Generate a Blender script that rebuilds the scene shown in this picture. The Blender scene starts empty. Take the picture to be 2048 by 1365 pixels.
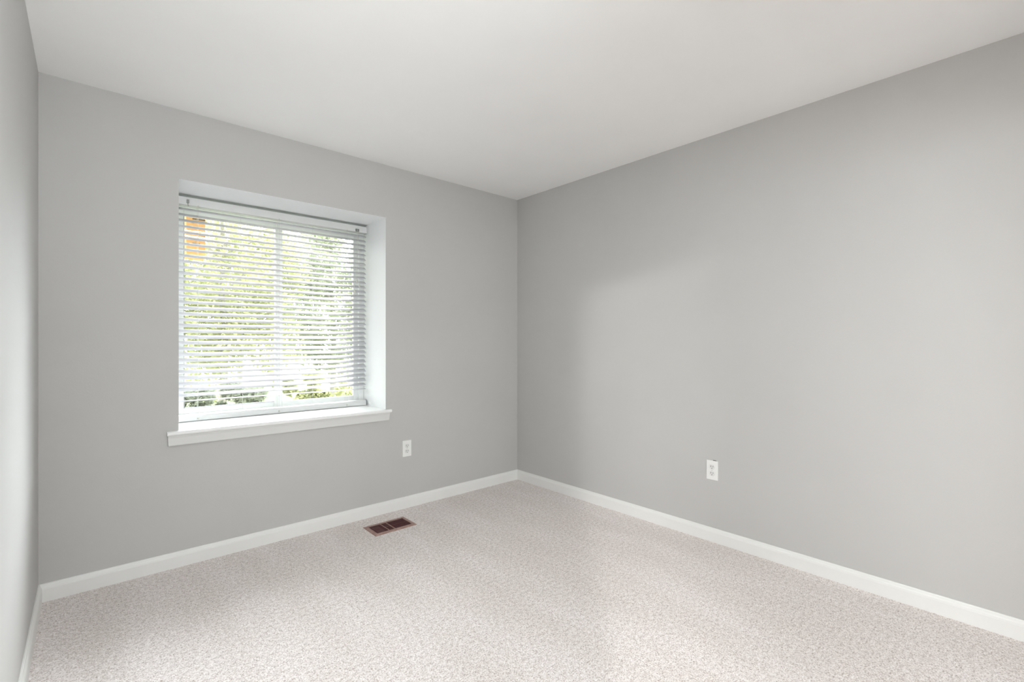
import bpy, bmesh, math, random
from mathutils import Vector, Matrix, Euler

scene = bpy.context.scene
COL = scene.collection

# ------------------------------------------------------------------ camera
CAM_H = 1.20
cam_d = bpy.data.cameras.new('camera')
cam_d.sensor_width = 36.0
cam_d.lens = 36.0 * 950.6 / 2048.0
cam_d.clip_start = 0.02
cam_d.clip_end = 300
cam_d.shift_y = 0.0008
cam = bpy.data.objects.new('camera', cam_d)
cam.location = (0, 0, CAM_H)
cam.rotation_euler = (math.radians(90), 0, -math.radians(41.67))
COL.objects.link(cam)
scene.camera = cam

# ------------------------------------------------------------------ exposure
vs = scene.view_settings
vs.view_transform = 'Standard'
vs.look = 'None'
vs.gamma = 1.0
vs.use_curve_mapping = False
vs.exposure = 0.08

cy = scene.cycles
cy.max_bounces = 16
cy.diffuse_bounces = 10
cy.glossy_bounces = 4
cy.transmission_bounces = 8
cy.transparent_max_bounces = 16
cy.sample_clamp_indirect = 6.0
cy.caustics_reflective = False
cy.caustics_refractive = False
cy.use_denoising = True

# ------------------------------------------------------------------ sky
SKY = 4.0
GLOW = 49.0
world = bpy.data.worlds.new('world')
scene.world = world
world.use_nodes = True
wn = world.node_tree
bg = wn.nodes['Background']
bg.inputs['Color'].default_value = (0.93, 0.96, 1.0, 1)
# thin overcast with an added bright lobe up right, brightening left wall and floor
def mth(op, a_, b_):
    n_ = wn.nodes.new('ShaderNodeMath'); n_.operation = op
    for k_, v_ in enumerate((a_, b_)):
        if isinstance(v_, (int, float)): n_.inputs[k_].default_value = v_
        else: wn.links.new(v_, n_.inputs[k_])
    return n_.outputs[0]
tcw = wn.nodes.new('ShaderNodeTexCoord')
dt = wn.nodes.new('ShaderNodeVectorMath'); dt.operation = 'DOT_PRODUCT'
dt.inputs[1].default_value = Vector((0.58, 0.68, 0.50)).normalized()
wn.links.new(tcw.outputs['Generated'], dt.inputs[0])
glow = mth('POWER', mth('MAXIMUM', dt.outputs['Value'], 0.0), 7.0)
wn.links.new(mth('ADD', mth('MULTIPLY', glow, GLOW), SKY), bg.inputs['Strength'])

# sun on the far side of the roof, falling on the fronts of the trees
sd = bpy.data.lights.new('sun', 'SUN')
sd.energy = 3.0
sd.color = (1.0, 0.95, 0.82)
sd.angle = math.radians(0.6)
so = bpy.data.objects.new('sun', sd)
so.rotation_euler = (math.radians(38), 0, math.radians(-20))
COL.objects.link(so)

# sky portal just outside the window opening (adds no light, guides sampling)
pd = bpy.data.lights.new('window_portal', 'AREA')
pd.shape = 'RECTANGLE'
pd.size = 1.30
pd.size_y = 1.40
pd.cycles.is_portal = True
po = bpy.data.objects.new('window_portal', pd)
po.location = (0.957, 3.56, 1.40)
po.rotation_euler = (math.radians(-90), 0, 0)
COL.objects.link(po)

# lamps of the room across the landing, shining in through the doorway behind the camera
def lamp(name, loc, watts, color, radius):
    d = bpy.data.lights.new(name, 'POINT')
    d.energy = watts
    d.color = color
    d.shadow_soft_size = radius
    o = bpy.data.objects.new(name, d)
    o.location = loc
    COL.objects.link(o)
    return o
PW = dict(landing=400, far=110, side=40, down_fill=16, up_fill=86)
lamp('landing_lamp', (-2.10, -2.32, 2.332), PW['landing'], (0.98, 0.975, 0.96), 0.065)
def area_light(name, loc, rot, sx, sy, watts, color):
    """daylight arriving through a window of the room across the landing"""
    d = bpy.data.lights.new(name, 'AREA')
    d.shape = 'RECTANGLE'; d.size = sx; d.size_y = sy
    d.energy = watts; d.color = color
    o = bpy.data.objects.new(name, d)
    o.location = loc
    o.rotation_euler = [math.radians(a) for a in rot]
    COL.objects.link(o)
area_light('landing_far_fill', (-0.3, -3.57, 1.35), (90, 0, 0), 2.6, 1.5, PW['far'], (0.92, 0.985, 1.0))  # added fill from behind, no window is built in this wall
area_light('landing_side_daylight', (-3.27, -1.6, 1.0), (90, 0, -90), 1.2, 1.3, PW['side'], (0.98, 0.97, 0.96))
# added fill lights without fixtures, shining down from the ceiling and up behind camera
area_light('unseen_ceiling_fill', (0.75, 0.55, 2.425), (0, 0, 0), 0.6, 0.6, PW['down_fill'], (0.94, 0.985, 1.0))
d = bpy.data.lights.new('unseen_up_fill', 'SPOT')
d.energy = PW['up_fill']; d.spot_size = math.radians(110); d.spot_blend = 1.0; d.shadow_soft_size = 0.12; d.color = (0.93, 0.985, 1.0)
o = bpy.data.objects.new('unseen_up_fill', d); o.location = (0.35, -0.18, 1.15)
o.rotation_euler = (math.radians(137), 0, math.radians(20))
COL.objects.link(o)

# ------------------------------------------------------------------ materials
def new_mat(name, color, rough=0.6, spec=0.5, metal=0.0):
    m = bpy.data.materials.new(name)
    m.use_nodes = True
    b = m.node_tree.nodes['Principled BSDF']
    b.inputs['Base Color'].default_value = (*color, 1)
    b.inputs['Roughness'].default_value = rough
    b.inputs['Specular IOR Level'].default_value = spec
    b.inputs['Metallic'].default_value = metal
    return m

def coords(nt, scale=None):
    tc = nt.nodes.new('ShaderNodeTexCoord')
    if scale is None:
        return tc.outputs['Object']
    mp = nt.nodes.new('ShaderNodeMapping')
    mp.inputs['Scale'].default_value = scale
    nt.links.new(tc.outputs['Object'], mp.inputs['Vector'])
    return mp.outputs['Vector']

def noise(nt, vec, scale, detail=2.0, rough=0.5):
    n = nt.nodes.new('ShaderNodeTexNoise')
    n.inputs['Scale'].default_value = scale
    n.inputs['Detail'].default_value = detail
    n.inputs['Roughness'].default_value = rough
    nt.links.new(vec, n.inputs['Vector'])
    return n.outputs['Fac']

def ramp(nt, fac, stops):
    r = nt.nodes.new('ShaderNodeValToRGB')
    e = r.color_ramp.elements
    while len(e) < len(stops):
        e.new(0.5)
    for i, (p, c) in enumerate(stops):
        e[i].position = p
        e[i].color = (*c, 1)
    nt.links.new(fac, r.inputs['Fac'])
    return r.outputs['Color']

def bump(nt, height, strength, dist):
    b = nt.nodes.new('ShaderNodeBump')
    b.inputs['Strength'].default_value = strength
    b.inputs['Distance'].default_value = dist
    nt.links.new(height, b.inputs['Height'])
    nt.links.new(b.outputs['Normal'], nt.nodes['Principled BSDF'].inputs['Normal'])

def painted(name, color, rough, tex_scale, strength, dist, vary=0.012, spec=0.4):
    """roller-stippled paint with a faint unevenness of tone"""
    m = new_mat(name, color, rough, spec)
    nt = m.node_tree
    v = coords(nt)
    f = noise(nt, v, 2.6, 3)
    lo = tuple(c * (1 - vary) for c in color)
    hi = tuple(min(1, c * (1 + vary)) for c in color)
    nt.links.new(ramp(nt, f, [(0.3, lo), (0.7, hi)]), nt.nodes['Principled BSDF'].inputs['Base Color'])
    bump(nt, noise(nt, v, tex_scale, 3, 0.6), strength, dist)
    return m

M = {}
M['wall'] = painted('grey_wall_paint', (0.505, 0.499, 0.489), 0.62, 170, 0.25, 0.0012)
M['ceiling'] = painted('white_ceiling_paint', (0.885, 0.885, 0.88), 0.8, 120, 0.15, 0.001)
M['trim'] = painted('white_trim_paint', (0.77, 0.77, 0.755), 0.38, 30, 0.25, 0.0012)
M['reveal'] = painted('white_reveal_paint', (0.79, 0.80, 0.80), 0.5, 120, 0.15, 0.0008)
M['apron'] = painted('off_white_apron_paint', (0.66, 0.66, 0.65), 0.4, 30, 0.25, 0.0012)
M['stool'] = painted('white_gloss_stool_paint', (0.86, 0.865, 0.86), 0.35, 30, 0.2, 0.001)
M['vinyl'] = new_mat('white_vinyl', (0.76, 0.775, 0.77), 0.35)
def slat_material():
    m = new_mat('white_vinyl_slat', (0.72, 0.71, 0.745), 0.4)
    nt = m.node_tree
    tr = nt.nodes.new('ShaderNodeBsdfTranslucent')
    tr.inputs['Color'].default_value = (0.80, 0.80, 0.84, 1)
    mix = nt.nodes.new('ShaderNodeMixShader')
    mix.inputs[0].default_value = 0.12
    nt.links.new(nt.nodes['Principled BSDF'].outputs[0], mix.inputs[1]); nt.links.new(tr.outputs[0], mix.inputs[2])
    nt.links.new(mix.outputs[0], nt.nodes['Material Output'].inputs['Surface'])
    return m
M['slat'] = slat_material()
M['rail'] = new_mat('white_blind_rail', (0.64, 0.645, 0.64), 0.4)
M['cord'] = new_mat('white_cord', (0.62, 0.62, 0.58), 0.8)
M['grey_metal'] = new_mat('grey_metal', (0.22, 0.22, 0.21), 0.4, metal=0.6)
M['tassel'] = new_mat('frosted_plastic', (0.50, 0.50, 0.44), 0.3)
M['gasket'] = new_mat('grey_gasket', (0.30, 0.30, 0.34), 0.6)
M['plate'] = new_mat('white_outlet_plastic', (0.80, 0.80, 0.79), 0.3)
M['socket'] = new_mat('white_receptacle_plastic', (0.72, 0.72, 0.71), 0.3)
M['slot'] = new_mat('dark_slot', (0.05, 0.05, 0.05), 0.6)
M['screw'] = new_mat('painted_screw', (0.6, 0.6, 0.58), 0.35, metal=0.3)

# carpet: speckled cut pile with brushed nap streaks
def carpet_material():
    m = new_mat('beige_cut_pile_carpet', (0.5, 0.45, 0.42), 0.95, 0.1)
    nt = m.node_tree
    b = nt.nodes['Principled BSDF']
    b.inputs['Sheen Weight'].default_value = 0.25
    b.inputs['Sheen Roughness'].default_value = 0.5
    v = coords(nt)
    fine = noise(nt, v, 175, 3, 0.7)
    mid = noise(nt, v, 60, 2, 0.6)
    mx = nt.nodes.new('ShaderNodeMix'); mx.data_type = 'FLOAT'
    mx.inputs[0].default_value = 0.28
    nt.links.new(fine, mx.inputs[2]); nt.links.new(mid, mx.inputs[3])
    speck = ramp(nt, mx.outputs[0], [(0.36, (0.36, 0.290, 0.262)), (0.485, (0.745, 0.680, 0.655)), (0.60, (0.95, 0.905, 0.89))])
    # vacuum strokes: broad streaks running down the room
    mp = nt.nodes.new('ShaderNodeMapping')
    mp.inputs['Rotation'].default_value = (0, 0, math.radians(42))
    mp.inputs['Scale'].default_value = (3.2, 0.9, 1)
    tc = nt.nodes.new('ShaderNodeTexCoord')
    nt.links.new(tc.outputs['Object'], mp.inputs['Vector'])
    st = noise(nt, mp.outputs['Vector'], 1.3, 3, 0.55)
    tone = ramp(nt, st, [(0.38, (0.955, 0.945, 0.935)), (0.52, (0.995, 0.99, 0.985)), (0.64, (1.04, 1.04, 1.045))])
    mul = nt.nodes.new('ShaderNodeMix'); mul.data_type = 'RGBA'; mul.blend_type = 'MULTIPLY'
    mul.inputs[0].default_value = 1.0
    nt.links.new(speck, mul.inputs[6]); nt.links.new(tone, mul.inputs[7])
    nt.links.new(mul.outputs[2], b.inputs['Base Color'])
    bump(nt, mx.outputs[0], 0.9, 0.006)
    return m
M['carpet'] = carpet_material()

def wood_material(name, c1, c2, axis_scale=(14, 14, 1.2)):
    m = new_mat(name, c1, 0.7, 0.3)
    nt = m.node_tree
    v = coords(nt, axis_scale)
    f = noise(nt, v, 3.5, 5, 0.65)
    nt.links.new(ramp(nt, f, [(0.3, c1), (0.65, c2)]), nt.nodes['Principled BSDF'].inputs['Base Color'])
    bump(nt, f, 0.3, 0.003)
    return m
M['cedar'] = wood_material('cedar_post_wood', (0.36, 0.19, 0.06), (0.50, 0.29, 0.115), (1.5, 12, 12))
M['decking'] = wood_material('cedar_decking', (0.42, 0.24, 0.10), (0.55, 0.34, 0.17), (14, 1.2, 14))

def register_material():
    m = new_mat('brown_register_enamel', (0.30, 0.17, 0.14), 0.45, 0.5)
    nt = m.node_tree
    f = noise(nt, coords(nt), 45, 4, 0.65)
    nt.links.new(ramp(nt, f, [(0.35, (0.27, 0.15, 0.125)), (0.7, (0.42, 0.29, 0.25))]), nt.nodes['Principled BSDF'].inputs['Base Color'])
    return m
M['register'] = register_material()
M['louver'] = new_mat('oxblood_louver_enamel', (0.115, 0.022, 0.025), 0.4)
M['damper'] = new_mat('worn_damper_metal', (0.26, 0.17, 0.17), 0.4, metal=0.3)
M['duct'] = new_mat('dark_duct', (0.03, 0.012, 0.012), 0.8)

def leafy(name, lo, hi, scale=6):
    m = new_mat(name, lo, 0.6, 0.2)
    nt = m.node_tree
    b = nt.nodes['Principled BSDF']
    f = noise(nt, coords(nt), scale, 3)
    col = ramp(nt, f, [(0.35, lo), (0.65, hi)])
    nt.links.new(col, b.inputs['Base Color'])
    tr = nt.nodes.new('ShaderNodeBsdfTranslucent')
    nt.links.new(col, tr.inputs['Color'])
    mix = nt.nodes.new('ShaderNodeMixShader')
    mix.inputs[0].default_value = 0.45
    nt.links.new(b.outputs[0], mix.inputs[1]); nt.links.new(tr.outputs[0], mix.inputs[2])
    nt.links.new(mix.outputs[0], nt.nodes['Material Output'].inputs['Surface'])
    return m
M['leaf_yellow'] = leafy('yellow_green_leaves', (0.36, 0.385, 0.20), (0.60, 0.60, 0.36), 2)
M['leaf_green'] = leafy('spring_green_leaves', (0.28, 0.32, 0.22), (0.52, 0.54, 0.40), 2)
M['leaf_dark'] = leafy('dark_hedge_leaves', (0.22, 0.25, 0.19), (0.38, 0.41, 0.32), 3)
M['bark'] = wood_material('grey_bark', (0.30, 0.28, 0.27), (0.46, 0.43, 0.41))
M['lawn'] = leafy('lawn_grass', (0.38, 0.42, 0.24), (0.52, 0.55, 0.34), 3)
M['paving'] = painted('pale_concrete', (0.62, 0.57, 0.55), 0.9, 25, 0.4, 0.004, 0.08)
M['siding'] = new_mat('pale_house_siding', (0.60, 0.58, 0.55), 0.8)
M['stone'] = painted('grey_stone', (0.16, 0.15, 0.15), 0.9, 12, 0.8, 0.01, 0.3)

def glass_material():
    m = bpy.data.materials.new('window_glass')
    m.use_nodes = True
    nt = m.node_tree
    nt.nodes.remove(nt.nodes['Principled BSDF'])
    t = nt.nodes.new('ShaderNodeBsdfTransparent')
    t.inputs['Color'].default_value = (0.95, 0.97, 0.96, 1)
    g = nt.nodes.new('ShaderNodeBsdfGlossy')
    g.inputs['Roughness'].default_value = 0.02
    mx = nt.nodes.new('ShaderNodeMixShader')
    mx.inputs[0].default_value = 0.05
    nt.links.new(t.outputs[0], mx.inputs[1]); nt.links.new(g.outputs[0], mx.inputs[2])
    nt.links.new(mx.outputs[0], nt.nodes['Material Output'].inputs['Surface'])
    return m
M['glass'] = glass_material()

# ------------------------------------------------------------------ helpers
def box(bm, x0, x1, y0, y1, z0, z1):
    vs_ = [bm.verts.new(p) for p in ((x0, y0, z0), (x1, y0, z0), (x1, y1, z0), (x0, y1, z0),
                                     (x0, y0, z1), (x1, y0, z1), (x1, y1, z1), (x0, y1, z1))]
    for f in ((0, 3, 2, 1), (4, 5, 6, 7), (0, 1, 5, 4), (1, 2, 6, 5), (2, 3, 7, 6), (3, 0, 4, 7)):
        bm.faces.new([vs_[i] for i in f])

def tube(bm, pts, r, n=8):
    rings = []
    for i, p in enumerate(pts):
        p = Vector(p)
        a = Vector(pts[max(0, i - 1)]); b = Vector(pts[min(len(pts) - 1, i + 1)])
        t = (b - a).normalized()
        u = t.orthogonal().normalized(); w = t.cross(u)
        if rings and u.dot(prev_u) < 0:
            u = -u; w = -w
        prev_u = u
        rr = r[i] if isinstance(r, (list, tuple)) else r
        rings.append([bm.verts.new(p + (u * math.cos(k * 2 * math.pi / n) + w * math.sin(k * 2 * math.pi / n)) * rr) for k in range(n)])
    for a, b in zip(rings, rings[1:]):
        for k in range(n):
            bm.faces.new((a[k], a[(k + 1) % n], b[(k + 1) % n], b[k]))
    bm.faces.new(rings[0][::-1]); bm.faces.new(rings[-1])

def extrude_profile(bm, prof, axis, a, b, mitre0=0.0, mitre1=0.0):
    """prof: list of (d, z), d = distance out from the wall. Extruded along x or y."""
    def P(s, d, z, end):
        return (s, d, z)
    r0 = [(a + mitre0 * d, d, z) for d, z in prof]
    r1 = [(b - mitre1 * d, d, z) for d, z in prof]
    v0 = [bm.verts.new(axis(*p)) for p in r0]
    v1 = [bm.verts.new(axis(*p)) for p in r1]
    n = len(prof)
    for i in range(n):
        bm.faces.new((v0[i], v0[(i + 1) % n], v1[(i + 1) % n], v1[i]))
    bm.faces.new(v0[::-1]); bm.faces.new(v1)

def obj(name, bm, mat, parent=None, bevel=0.0, smooth=False, seg=2):
    bmesh.ops.recalc_face_normals(bm, faces=bm.faces)
    me = bpy.data.meshes.new(name)
    bm.to_mesh(me); bm.free()
    me.materials.append(mat)
    if smooth:
        for p in me.polygons:
            p.use_smooth = True
    o = bpy.data.objects.new(name, me)
    COL.objects.link(o)
    if parent is not None:
        o.parent = parent
        o.matrix_parent_inverse = Matrix.Translation(-parent.location) if parent.location.length else Matrix()
    if bevel:
        md = o.modifiers.new('bevel', 'BEVEL')
        md.width = bevel; md.segments = seg; md.limit_method = 'ANGLE'
    return o

def struct(name, bm, mat, bevel=0.0):
    o = obj(name, bm, mat, None, bevel)
    o['kind'] = 'structure'
    return o

def thing(name, label, cat, loc=(0, 0, 0), group=None):
    o = bpy.data.objects.new(name, None)
    o.empty_display_size = 0.1
    o.location = loc
    COL.objects.link(o)
    o['label'] = label; o['category'] = cat
    if group: o['group'] = group
    return o

def tag(o, label, cat, group=None):
    o['label'] = label; o['category'] = cat
    if group: o['group'] = group
    return o

def B():
    return bmesh.new()

# ------------------------------------------------------------------ room shell
XL, XR, YF, YB, H = -0.174, 2.802, -0.35, 3.080, 2.442
WX0, WX1, WZ0, WZ1 = 0.358, 1.555, 0.703, 2.073     # window opening
YO = 3.56                                            # outside face of the window wall
DX0, DX1, DZ = -0.16, 2.50, 2.03                     # doorway behind the camera
YH = -0.47

bm = B(); box(bm, XL - 0.12, XR + 0.12, YH, YO, -0.15, 0.0); struct('floor', bm, M['carpet'])
bm = B(); box(bm, XL - 0.12, XR + 0.12, YH, YO, H, H + 0.15); struct('ceiling', bm, M['ceiling'])
bm = B(); box(bm, XL - 0.12, XL, YF, YO, 0, H); struct('wall_left', bm, M['wall'])
bm = B(); box(bm, XR, XR + 0.12, YF, YO, 0, H); struct('wall_right', bm, M['wall'])

def wall_with_hole(name, x0, x1, y0, y1, z0, z1, hx0, hx1, hz0, hz1, mat):
    bm = B()
    xs = [x0, hx0, hx1, x1]; zs = [z0, hz0, hz1, z1]
    grid = {}
    for s, y in ((0, y0), (1, y1)):
        for i, x in enumerate(xs):
            for k, z in enumerate(zs):
                grid[s, i, k] = bm.verts.new((x, y, z))
    for s in (0, 1):
        for i in range(3):
            for k in range(3):
                if i == 1 and k == 1: continue
                if zs[k] == zs[k + 1]: continue
                bm.faces.new((grid[s, i, k], grid[s, i + 1, k], grid[s, i + 1, k + 1], grid[s, i, k + 1]))
    def q(i0, k0, i1, k1):
        bm.faces.new((grid[0, i0, k0], grid[0, i1, k1], grid[1, i1, k1], grid[1, i0, k0]))
    for i in range(3):
        q(i, 0, i + 1, 0); q(i, 3, i + 1, 3)
    for k in range(3):
        q(0, k, 0, k + 1); q(3, k, 3, k + 1)
    q(1, 1, 2, 1); q(1, 2, 2, 2); q(1, 1, 1, 2); q(2, 1, 2, 2)
    o = struct(name, bm, mat)
    return o
wb = wall_with_hole('wall_back', XL, XR, YB, YO, 0, H, WX0, WX1, WZ0, WZ1, M['wall'])
wb.data.materials.append(M['reveal'])
wb.data.materials.append(M['siding'])
for p in wb.data.polygons:
    c = p.center
    if YB + 0.05 < c.y < YO - 0.05 and XL + 0.05 < c.x < XR - 0.05 and 0.05 < c.z < H - 0.05:
        p.material_index = 1
    elif c.y > YO - 0.01:
        p.material_index = 2

wall_with_hole('wall_front', XL - 0.12, XR + 0.12, YH, YF, 0.0, H, DX0, DX1, 0.001, DZ, M['wall'])

# door casing around the doorway
bm = B()
for s0, s1 in ((XL, DX0), (DX1, DX1 + 0.06)):
    box(bm, s0, s1, YF, YF + 0.015, 0, DZ + 0.06)
box(bm, XL, DX1 + 0.06, YF, YF + 0.015, DZ, DZ + 0.06)
struct('trim_2', bm, M['trim'], 0.002)

# the room across the landing
hx0, hx1, hy0 = -3.3, 3.2, -3.6
bm = B(); box(bm, hx0 - .1, hx1 + .1, hy0 - .1, YH, -0.15, -0.001); struct('floor_landing', bm, M['carpet'])
bm = B(); box(bm, hx0 - .1, hx1 + .1, hy0 - .1, YH, H, H + 0.15); struct('ceiling_landing', bm, M['ceiling'])
bm = B(); box(bm, hx0 - .1, hx0, hy0, YH, 0, H); struct('wall_landing_left', bm, M['wall'])
bm = B(); box(bm, hx1, hx1 + .1, hy0, YH, 0, H); struct('wall_landing_right', bm, M['wall'])
bm = B(); box(bm, hx0, hx1, hy0 - .1, hy0, 0, H); struct('wall_landing_far', bm, M['wall'])
bm = B(); box(bm, hx0, XL - 0.12, YH - 0.001, YH + 0.1, 0, H); struct('wall_landing_near', bm, M['wall'])

bm = B(); box(bm, -1.25, -1.15, hy0, -1.66, 0, H); struct('landing_light_blocker', bm, M['wall'])  # added wall stub, unseen, that trims the lamp beam on the right wall

# baseboards: colonial profile, front face 12 mm out
prof = [(0, 0), (0.013, 0), (0.013, 0.058), (0.0115, 0.066), (0.008, 0.072), (0.0065, 0.078), (0.004, 0.0815), (0, 0.082)]
def wob(bm, amp, seed):
    rnd = random.Random(seed)
bm = B(); extrude_profile(bm, prof, lambda s, d, z: (s, YB - d, z), XL, XR, 1, 1); struct('baseboard_back', bm, M['trim'])
bm = B(); extrude_profile(bm, prof, lambda s, d, z: (XR - d, s, z), YF, YB, 0, 1); struct('baseboard_right', bm, M['trim'])
bm = B(); extrude_profile(bm, prof, lambda s, d, z: (XL + d, s, z), YF, YB, 0, 1); struct('baseboard_left', bm, M['trim'])

# window stool and apron
NX0, NX1 = 0.306, 1.592
bm = B()
box(bm, WX0 + 0.0005, WX1 - 0.0005, YB - 0.001, 3.43, 0.703, 0.7255)
stool = [(-0.001, 0.703), (0.016, 0.703), (0.022, 0.708), (0.023, 0.714), (0.022, 0.720), (0.018, 0.7245), (0.014, 0.7255), (-0.001, 0.7255)]
extrude_profile(bm, stool, lambda s, d, z: (s, YB - d, z), NX0, NX1)
st = struct('trim_1', bm, M['stool'])
bm = B()
apr = [(0, 0.648), (0.011, 0.648), (0.0135, 0.652), (0.0135, 0.690), (0.017, 0.7029), (0, 0.7029)]
v0 = []; v1 = []
for d, z in apr:
    k = (0.703 - z) * 0.16
    v0.append(bm.verts.new((NX0 + 0.004 + k * 0.2, YB - d, z))); v1.append(bm.verts.new((NX1 - 0.010 - k, YB - d, z)))
for i in range(len(apr)):
    j = (i + 1) % len(apr)
    bm.faces.new((v0[i], v0[j], v1[j], v1[i]))
bm.faces.new(v0[::-1]); bm.faces.new(v1)
ap = obj('apron', bm, M['apron'], st)

# ------------------------------------------------------------------ window
def ring(bm, x0, x1, z0, z1, y0, y1, l, r, b, t):
    box(bm, x0, x0 + l, y0, y1, z0, z1)
    box(bm, x1 - r, x1, y0, y1, z0, z1)
    box(bm, x0 + l, x1 - r, y0, y1, z0, z0 + b)
    box(bm, x0 + l, x1 - r, y0, y1, z1 - t, z1)

win = bpy.data.objects.new('window_1', None)
win.location = (0.957, 3.47, WZ0)
COL.objects.link(win)
win['kind'] = 'structure'
ZB = 0.7255
# outer frame
bm = B()
ring(bm, WX0 + 0.001, WX1 - 0.001, ZB, WZ1 - 0.001, 3.432, 3.540, 0.040, 0.040, 0.036, 0.066)
obj('window_frame', bm, M['vinyl'], win, 0.002)
# left sash on the outer track, right sash on the inner one
def sash(x0, x1, y0, y1, l, r, name='sash'):
    bm = B()
    ring(bm, x0, x1, ZB + 0.030, 2.010, y0, y1, l, r, 0.040, 0.043)
    s = obj(name, bm, M['vinyl'], win, 0.002)
    bm = B()
    box(bm, x0 + l - 0.004, x1 - r + 0.004, (y0 + y1) / 2 - 0.002, (y0 + y1) / 2 + 0.002, ZB + 0.066, 1.971)
    obj('pane', bm, M['glass'], win)
    bm = B()
    e = 0.003
    ring(bm, x0 + l - 0.0005, x1 - r + 0.0005, ZB + 0.0695, 1.9675, y0 - 0.0012, (y0 + y1) / 2 - 0.003, e, e, e, e)
    obj('glazing_bead', bm, M['gasket'] if l < 0.036 else M['vinyl'], win)
    return s
sash(0.396, 0.972, 3.478, 3.504, 0.034, 0.030)
sash(0.937, 1.516, 3.448, 3.474, 0.042, 0.036)
# latch at the meeting rail
bm = B(); box(bm, 0.950, 0.966, 3.438, 3.448, 1.34, 1.42); obj('latch', bm, M['vinyl'], win, 0.003)

# ------------------------------------------------------------------ window blind
blind = thing('window_blind', 'white slatted venetian blind hanging in the deep window recess, slats open', 'window blind', (0.957, 3.39, 0.7255))
BX0, BX1 = 0.366, 1.546
YBL = 3.392
# headrail: folded steel channel with lips
bm = B()
hp = [(YBL - 0.022, 2.012), (YBL - 0.022, 2.054), (YBL - 0.0195, 2.0565), (YBL - 0.0175, 2.054), (YBL - 0.0175, 2.0165), (YBL + 0.020, 2.0165),
      (YBL + 0.020, 2.054), (YBL + 0.0225, 2.0565), (YBL + 0.0245, 2.054), (YBL + 0.0245, 2.012), (YBL + 0.0225, 2.0095), (YBL - 0.020, 2.0095)]
v0 = [bm.verts.new((BX0, y, z)) for y, z in hp]; v1 = [bm.verts.new((BX1, y, z)) for y, z in hp]
for i in range(len(hp)):
    j = (i + 1) % len(hp)
    bm.faces.new((v0[i], v0[j], v1[j], v1[i]))
bmesh.ops.triangle_fill
bm.faces.new(v0[::-1]); bm.faces.new(v1)
obj('headrail', bm, M['rail'], blind)
# end brackets
for xa, xb in ((BX0 - 0.006, BX0 - 0.001), (BX1 + 0.001, BX1 + 0.006)):
    bm = B(); box(bm, xa, xb, YBL - 0.026, YBL + 0.028, 2.006, WZ1 - 0.004)
    obj('mounting_bracket', bm, M['rail'], blind, 0.001)

CORDS = [0.488, 0.722, 0.940, 1.169, 1.400]
PITCH = 0.0345
Z0 = 1.988
W = 0.038
NS = 34
TILT = math.radians(34)
rnd = random.Random(4)
slat_z = []
bm = B()
for i in range(NS):
    z = Z0 - i * PITCH
    slat_z.append(z)
    t = TILT + rnd.uniform(-0.02, 0.02)
    if i >= NS - 1:
        t = math.radians(3)
    if i == NS - 2:
        t = math.radians(24)
    dz = rnd.uniform(-0.0006, 0.0006)
    nseg = 8
    top = []; bot = []
    for k in range(nseg + 1):
        u = -0.5 + k / nseg
        crown = 0.0032 * (1 - 4 * u * u)
        y = u * W; zz = crown
        yy = y * math.cos(t) - zz * math.sin(t)
        z2 = y * math.sin(t) + zz * math.cos(t)
        top.append((yy, z2)); bot.append((yy + 0.0005 * math.sin(t), z2 - 0.0005 * math.cos(t)))
    prof_s = top + bot[::-1]
    sag = rnd.uniform(-0.0008, 0.0008)
    xs = [BX0, 0.957, BX1]
    rows = []
    for j, x in enumerate(xs):
        rows.append([bm.verts.new((x, YBL + a, z + b + dz + (sag if j == 1 else 0))) for a, b in prof_s])
    n = len(prof_s)
    for a, b in zip(rows, rows[1:]):
        for k in range(n):
            bm.faces.new((a[k], a[(k + 1) % n], b[(k + 1) % n], b[k]))
    bm.faces.new(rows[0][::-1]); bm.faces.new(rows[-1])
sl = obj('slats', bm, M['slat'], blind)
for p in sl.data.polygons:
    p.use_smooth = len(p.vertices) == 4
# bottom rail, rolled a little so its face looks up into the room
bm = B()
rp = []
for k in range(10):
    a = math.pi * k / 9
    rp.append((-0.019 + 0.0 * k, 0))
rp = [(-0.020, -0.018), (-0.0215, -0.015), (-0.0215, 0.010), (-0.019, 0.016), (-0.012, 0.0205), (0.0, 0.022), (0.012, 0.0205), (0.019, 0.016), (0.0215, 0.010), (0.0215, -0.015), (0.020, -0.018)]
v0 = [bm.verts.new((BX0 + 0.002, YBL + y, 0.7466 + z)) for y, z in rp]; v1 = [bm.verts.new((BX1 - 0.002, YBL + y, 0.7466 + z)) for y, z in rp]
for i in range(len(rp)):
    j = (i + 1) % len(rp)
    bm.faces.new((v0[i], v0[j], v1[j], v1[i]))
bm.faces.new(v0[::-1]); bm.faces.new(v1)
obj('bottom_rail', bm, M['rail'], blind)
for xa in (BX0 + 0.0005, BX1 - 0.0025):
    bm = B()
    vv = [[bm.verts.new((x, YBL + y * 1.04, 0.7466 + z * 1.04)) for y, z in rp] for x in (xa, xa + 0.002)]
    for i in range(len(rp)):
        j = (i + 1) % len(rp)
        bm.faces.new((vv[0][i], vv[0][j], vv[1][j], vv[1][i]))
    bm.faces.new(vv[0][::-1]); bm.faces.new(vv[1])
    obj('end_cap', bm, M['gasket'], blind)
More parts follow.
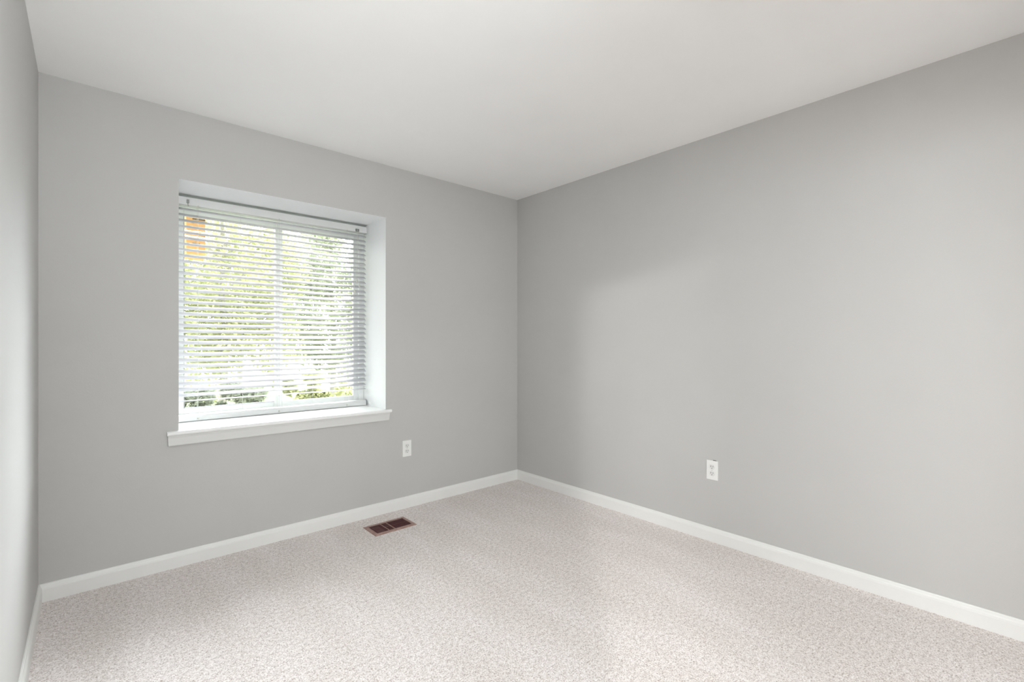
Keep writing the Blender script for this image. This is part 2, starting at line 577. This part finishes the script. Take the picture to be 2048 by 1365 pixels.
# ladder cords front and back, with rungs
hy = 0.0195
for ci, cx in enumerate(CORDS):
    bm = B()
    r = 0.0008
    for sgn in (-1, 1):
        if ci in (1, 3) and sgn < 0:
            continue
        x2 = cx + (0.012 if ci == 1 else 0.0)
        pts = [(cx, YBL + sgn * hy, 2.012), (cx + (x2 - cx) * 0.5, YBL + sgn * hy, 1.4), (x2, YBL + sgn * hy, 0.765)]
        tube(bm, pts, r, 6)
    if ci in (0, 2, 4):
        for z in slat_z:
            s = hy
            tz = math.tan(TILT) * s * 0.93
            tube(bm, [(cx, YBL - s, z - tz - 0.001), (cx, YBL + s, z + tz - 0.001)], 0.0005, 4)
    obj('ladder_cord', bm, M['cord'], blind)
    if ci in (0, 2, 4):
        # plug where the cord enters the bottom rail
        bm = B(); bmesh.ops.create_cone(bm, cap_ends=True, segments=16, radius1=0.006, radius2=0.0045, depth=0.004,
                                        matrix=Matrix.Translation((cx, YBL - 0.0235, 0.742)) @ Euler((math.radians(90), 0, 0)).to_matrix().to_4x4())
        obj('cord_button', bm, M['tassel'], blind)
        bm = B(); box(bm, cx - 0.004, cx + 0.004, YBL - 0.0235, YBL - 0.021, 2.008, 2.014)
        obj('cord_guide', bm, M['tassel'], blind)
# tilter hook at the left, cord lock at the right
bm = B()
box(bm, 0.430, 0.442, YBL - 0.030, YBL - 0.022, 2.020, 2.040)
tube(bm, [(0.436, YBL - 0.028, 2.022), (0.436, YBL - 0.031, 2.008), (0.437, YBL - 0.028, 2.002), (0.438, YBL - 0.024, 2.006)], 0.0015, 6)
obj('tilter_hook', bm, M['grey_metal'], blind)
bm = B()
box(bm, 1.462, 1.487, YBL - 0.028, YBL - 0.022, 2.012, 2.019)
box(bm, 1.462, 1.466, YBL - 0.029, YBL - 0.022, 2.012, 2.030)
box(bm, 1.483, 1.487, YBL - 0.029, YBL - 0.022, 2.012, 2.030)
box(bm, 1.462, 1.487, YBL - 0.029, YBL - 0.022, 2.026, 2.030)
obj('cord_lock', bm, M['grey_metal'], blind)
for (xa, xb, ze, ty) in ((1.470, 1.466, 1.66, 0.0), (1.474, 1.448, 1.585, 0.004), (1.480, 1.484, 1.628, 0.002)):
    bm = B()
    tube(bm, [(xa, YBL - 0.030, 2.012), (xa + (xb - xa) * 0.4 + 0.004, YBL - 0.034, 1.85), (xb, YBL - 0.033 - ty, ze + 0.02), (xb, YBL - 0.033 - ty, ze)], 0.0009, 6)
    lc = obj('lift_cord', bm, M['cord'], blind)
    bm = B()
    tube(bm, [(xb, YBL - 0.033 - ty, ze + 0.004), (xb, YBL - 0.033 - ty, ze - 0.004), (xb + 0.001, YBL - 0.033 - ty, ze - 0.020), (xb + 0.001, YBL - 0.033 - ty, ze - 0.026)],
         [0.002, 0.0035, 0.0062, 0.0058], 10)
    obj('tassel', bm, M['tassel'], lc, smooth=False)

# ------------------------------------------------------------------ outlets
def outlet(label, loc, rz, gap_right=False):
    """faces -Y in its own frame; built at the origin then turned"""
    t = thing('electrical_outlet', label, 'electrical outlet', loc)
    t.rotation_euler = (0, 0, rz)
    w, h = 0.0352, 0.0580
    def part(name, bm, mat, bevel=0, par=None, smooth=False):
        o = obj(name, bm, mat, None, bevel, smooth)
        o.parent = par or t
        return o
    bm = B(); box(bm, -w, w, -0.0055, -0.0002, -h, h)
    part('cover_plate', bm, M['plate'], 0.0022)
    for sz in (0.0195, -0.0195):
        bm = B()
        vs0 = []; vs1 = []
        for k in range(28):
            a = 2 * math.pi * k / 28
            x = 0.0172 * math.cos(a); z = 0.0172 * math.sin(a)
            z = max(-0.0140, min(0.0140, z))
            vs0.append(bm.verts.new((x, -0.0050, z + sz))); vs1.append(bm.verts.new((x, -0.0078, z + sz)))
        for k in range(28):
            bm.faces.new((vs0[k], vs0[(k + 1) % 28], vs1[(k + 1) % 28], vs1[k]))
        bm.faces.new(vs0[::-1]); bm.faces.new(vs1)
        r = part('receptacle', bm, M['socket'])
        for (sx, hh) in ((-0.0064, 0.0046), (0.0064, 0.0038)):
            bm = B(); box(bm, sx - 0.0014, sx + 0.0014, -0.0081, -0.0070, sz + 0.0035 - hh, sz + 0.0035 + hh)
            part('slot', bm, M['slot'], 0, r)
        bm = B()
        bmesh.ops.create_cone(bm, cap_ends=True, segments=14, radius1=0.0026, radius2=0.0026, depth=0.0012,
                              matrix=Matrix.Translation((0, -0.0076, sz - 0.0078)) @ Euler((math.radians(90), 0, 0)).to_matrix().to_4x4())
        part('ground_hole', bm, M['slot'], 0, r)
    bm = B()
    bmesh.ops.create_cone(bm, cap_ends=True, segments=16, radius1=0.0032, radius2=0.0026, depth=0.0016,
                          matrix=Matrix.Translation((0, -0.0062, 0)) @ Euler((math.radians(90), 0, 0)).to_matrix().to_4x4())
    part('screw', bm, M['screw'])
    if gap_right:
        # unpainted nick in the wall where the box shows above the plate
        bm = B(); box(bm, 0.004, 0.024, -0.0012, -0.0002, h - 0.001, h + 0.0034)
        part('box_gap', bm, M['slot'])
    return t
outlet('white duplex outlet low on the window wall, right of the window sill', (1.720, YB, 0.428), 0)
outlet('white duplex outlet on the long right-hand wall, dark gap along its top edge', (XR, 1.334, 0.428), -math.pi / 2, True)

# ------------------------------------------------------------------ floor register
VX0, VX1, VY0, VY1 = 1.318, 1.608, 2.742, 2.926
vent = thing('floor_register', 'brown metal floor register set in the beige carpet below the window', 'floor vent', ((VX0 + VX1) / 2, (VY0 + VY1) / 2, 0))
fx, fy = 0.024, 0.026
bm = B()
def frame_piece():
    o_ = [(VX0, VY0), (VX1, VY0), (VX1, VY1), (VX0, VY1)]
    i_ = [(VX0 + fx, VY0 + fy), (VX1 - fx, VY0 + fy), (VX1 - fx, VY1 - fy), (VX0 + fx, VY1 - fy)]
    m_ = [(VX0 + .004, VY0 + .004), (VX1 - .004, VY0 + .004), (VX1 - .004, VY1 - .004), (VX0 + .004, VY1 - .004)]
    L = [[bm.verts.new((x, y, z)) for x, y in pts] for pts, z in ((o_, 0.0006), (m_, 0.0045), (i_, 0.0058), (i_, 0.0008))]
    for a, b in zip(L, L[1:] + L[:1]):
        for k in range(4):
            bm.faces.new((a[k], a[(k + 1) % 4], b[(k + 1) % 4], b[k]))
frame_piece()
obj('register_frame', bm, M['register'], vent)
bm = B(); cxm = (VX0 + VX1) / 2
box(bm, cxm - 0.0025, cxm + 0.0025, VY0 + fy - 0.001, VY1 - fy + 0.001, 0.001, 0.0062)
obj('center_bar', bm, M['register'], vent)
bm = B()
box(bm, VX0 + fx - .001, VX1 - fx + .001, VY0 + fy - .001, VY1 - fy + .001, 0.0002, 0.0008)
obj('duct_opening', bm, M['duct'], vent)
bm = B()
nl = 15
for half in (0, 1):
    a = VX0 + fx if half == 0 else cxm + 0.003
    b = cxm - 0.003 if half == 0 else VX1 - fx
    for k in range(nl):
        x = a + (k + 0.5) * (b - a) / nl
        box(bm, x - 0.0012, x + 0.0012, VY0 + fy, VY1 - fy, 0.0015, 0.0050)
box(bm, VX0 + fx, VX1 - fx, (VY0 + VY1) / 2 - 0.0015, (VY0 + VY1) / 2 + 0.0015, 0.0015, 0.0046)
obj('louvers', bm, M['louver'], vent)
bm = B(); box(bm, VX0 + fx + .014, VX0 + fx + .060, VY0 + fy + .012, VY1 - fy - .016, 0.0009, 0.0018)
obj('damper', bm, M['damper'], vent)
bm = B(); box(bm, VX0 + fx + .078, VX0 + fx + .083, VY0 + fy + .004, VY1 - fy - .004, 0.0040, 0.0066)
obj('damper_lever', bm, M['register'], vent)

# ------------------------------------------------------------------ outside
GZ = -0.45
bm = B(); box(bm, -40, 60, YO + 0.02, 70, GZ - 0.2, GZ)
lawn = obj('lawn', bm, M['lawn']); lawn['kind'] = 'structure'
bm = B()
# pale paved drive across the lawn
vsd = [bm.verts.new(p) for p in ((-14, 8.3, GZ + 0.012), (3.0, 8.3, GZ + 0.012), (3.6, 10.0, GZ + 0.012), (-14, 10.1, GZ + 0.012))]
vst = [bm.verts.new((v.co.x, v.co.y, GZ + 0.03)) for v in vsd]
bm.faces.new(vsd[::-1]); bm.faces.new(vst)
for k in range(4):
    bm.faces.new((vsd[k], vsd[(k + 1) % 4], vst[(k + 1) % 4], vst[k]))
dv = obj('driveway', bm, M['paving']); dv['kind'] = 'structure'

# upper deck above the window, its post end hanging into view
deck = thing('balcony_deck', 'orange cedar balcony post end seen through the top left of the blind', 'balcony', (0.6, 4.1, 1.826))
bm = B(); box(bm, 0.534, 0.655, 4.20, 4.32, 1.826, 3.40)
post = obj('post', bm, M['cedar'], deck, 0.004)
# drying checks standing dark in the post's front face
for (x, z, w, h) in ((0.572, 2.106, 0.080, 0.011), (0.565, 2.078, 0.018, 0.007), (0.541, 2.038, 0.024, 0.008), (0.572, 1.926, 0.048, 0.008)):
    bm = B(); box(bm, x, x + w, 4.1985, 4.2005, z, z + h)
    obj('wood_check', bm, M['slot'], post)
bm = B(); box(bm, -3.0, 3.6, 4.16, 4.20, 2.50, 2.74); obj('rim_joist', bm, M['cedar'], deck)
bm = B()
for k in range(4):
    box(bm, -3.0, 3.6, YO + 0.01 + k * 0.15, YO + 0.15 + k * 0.15, 2.745, 2.78)
obj('decking', bm, M['decking'], deck)

import array
def foliage(name, parent, center, rad, n, size, mat, seed, hole=0.0):
    r = random.Random(seed)
    verts = []; faces = []
    blobs = []
    for _ in range(max(8, n // 260)):
        while True:
            p = Vector((r.uniform(-1, 1), r.uniform(-1, 1), r.uniform(-1, 1)))
            if p.length < 1: break
        blobs.append((Vector((p.x * rad[0], p.y * rad[1], p.z * rad[2])) * 0.85, r.uniform(0.25, 0.55) * min(rad)))
    for i in range(n):
        c, br = blobs[i % len(blobs)]
        d = Vector((r.gauss(0, 1), r.gauss(0, 1), r.gauss(0, 1))).normalized() * br * r.uniform(0.5, 1.0)
        p = Vector(center) + c + d
        e = Euler((r.uniform(-1, 1), r.uniform(-1, 1), r.uniform(0, 6.28))).to_matrix()
        s = size * r.uniform(0.6, 1.3)
        b = len(verts)
        for q in ((-0.5, 0, 0), (-0.1, -0.28, 0.05), (0.5, 0, 0), (-0.1, 0.28, 0.05)):
            verts.append(tuple(p + e @ (Vector(q) * s)))
        faces.append((b, b + 1, b + 2, b + 3))
    me = bpy.data.meshes.new(name)
    me.from_pydata(verts, [], faces)
    me.materials.append(mat)
    o = bpy.data.objects.new(name, me)
    COL.objects.link(o)
    o.parent = parent
    o.matrix_parent_inverse = Matrix.Translation(-parent.location)
    return o

def tree(label, x, y, h, rad, n, size, mat, seed, group=None):
    t = thing('tree', label, 'tree', (x, y, GZ), group)
    r = random.Random(seed)
    bm = B()
    tube(bm, [(x, y, GZ), (x + 0.05, y, GZ + h * 0.35), (x - 0.08, y + 0.05, GZ + h * 0.7), (x, y, GZ + h)], [0.09, 0.07, 0.05, 0.02], 8)
    for k in range(11):
        a = r.uniform(0, 6.28); z = GZ + h * r.uniform(0.25, 0.85); L = rad[0] * r.uniform(0.6, 1.0)
        tube(bm, [(x, y, z), (x + math.cos(a) * L * .5, y + math.sin(a) * L * .5, z + .35 * L), (x + math.cos(a) * L, y + math.sin(a) * L, z + .55 * L)], [0.045, 0.028, 0.012], 6)
    obj('trunk', bm, M['bark'], t)
    foliage('foliage', t, (x, y, GZ + h * 0.55), rad, n, size, mat, seed)
    return t

tree('yellow-green leafy tree outside, filling the left window sash', 2.3, 12.6, 5.1, (1.9, 1.3, 2.6), 17000, 0.11, M['leaf_yellow'], 3)
tree('pale green tree outside, behind the middle of the right window sash', 5.6, 14.6, 5.9, (2.1, 1.4, 2.9), 17000, 0.12, M['leaf_green'], 7)
tree('sparse thin tree outside with white sky between its branches, at the far right', 9.4, 17.6, 6.6, (2.0, 1.5, 2.9), 6000, 0.13, M['leaf_green'], 12)
tree('tall yellow-green tree outside, further back behind the window mullion', 4.2, 20.0, 7.0, (3.0, 2.0, 3.6), 12000, 0.16, M['leaf_yellow'], 21)
tree('distant pale green tree outside, furthest back of all', 8.5, 24.5, 7.5, (4.4, 2.0, 3.8), 12000, 0.2, M['leaf_green'], 25)

def shrub(label, x, y, rad, n, mat, seed):
    t = thing('hedge', label, 'hedge', (x, y, GZ))
    foliage('foliage', t, (x, y, GZ + rad[2] * 0.9), rad, n, 0.12, mat, seed)
    bm = B(); tube(bm, [(x, y, GZ), (x, y, GZ + rad[2])], [0.05, 0.03], 6); obj('stem', bm, M['bark'], t)
shrub('dark low hedge outside beyond the paving, low in the left window sash', 1.9, 10.6, (1.3, 0.4, 0.42), 5200, M['leaf_dark'], 31)
shrub('bright green low shrubs outside, low in the right window sash', 4.1, 11.9, (1.0, 0.5, 0.5), 4600, M['leaf_yellow'], 33)

# stones lying along the paving edge
rr = random.Random(5)
for k, (x, y, s) in enumerate(((1.62, 9.0, 0.09), (1.95, 9.25, 0.08), (2.35, 9.1, 0.11), (2.75, 9.5, 0.10), (3.10, 9.2, 0.08))):
    bm = B()
    bmesh.ops.create_icosphere(bm, subdivisions=2, radius=s)
    for v in bm.verts:
        v.co *= rr.uniform(0.82, 1.12)
        v.co.z *= 0.45
        v.co += Vector((x, y, GZ + 0.03 + s * 0.36))
    o = obj('rock', bm, M['stone'])
    tag(o, 'small dark rock on the pale paving outside, low behind the left window sash', 'rock', 'dark rocks on the paving outside')
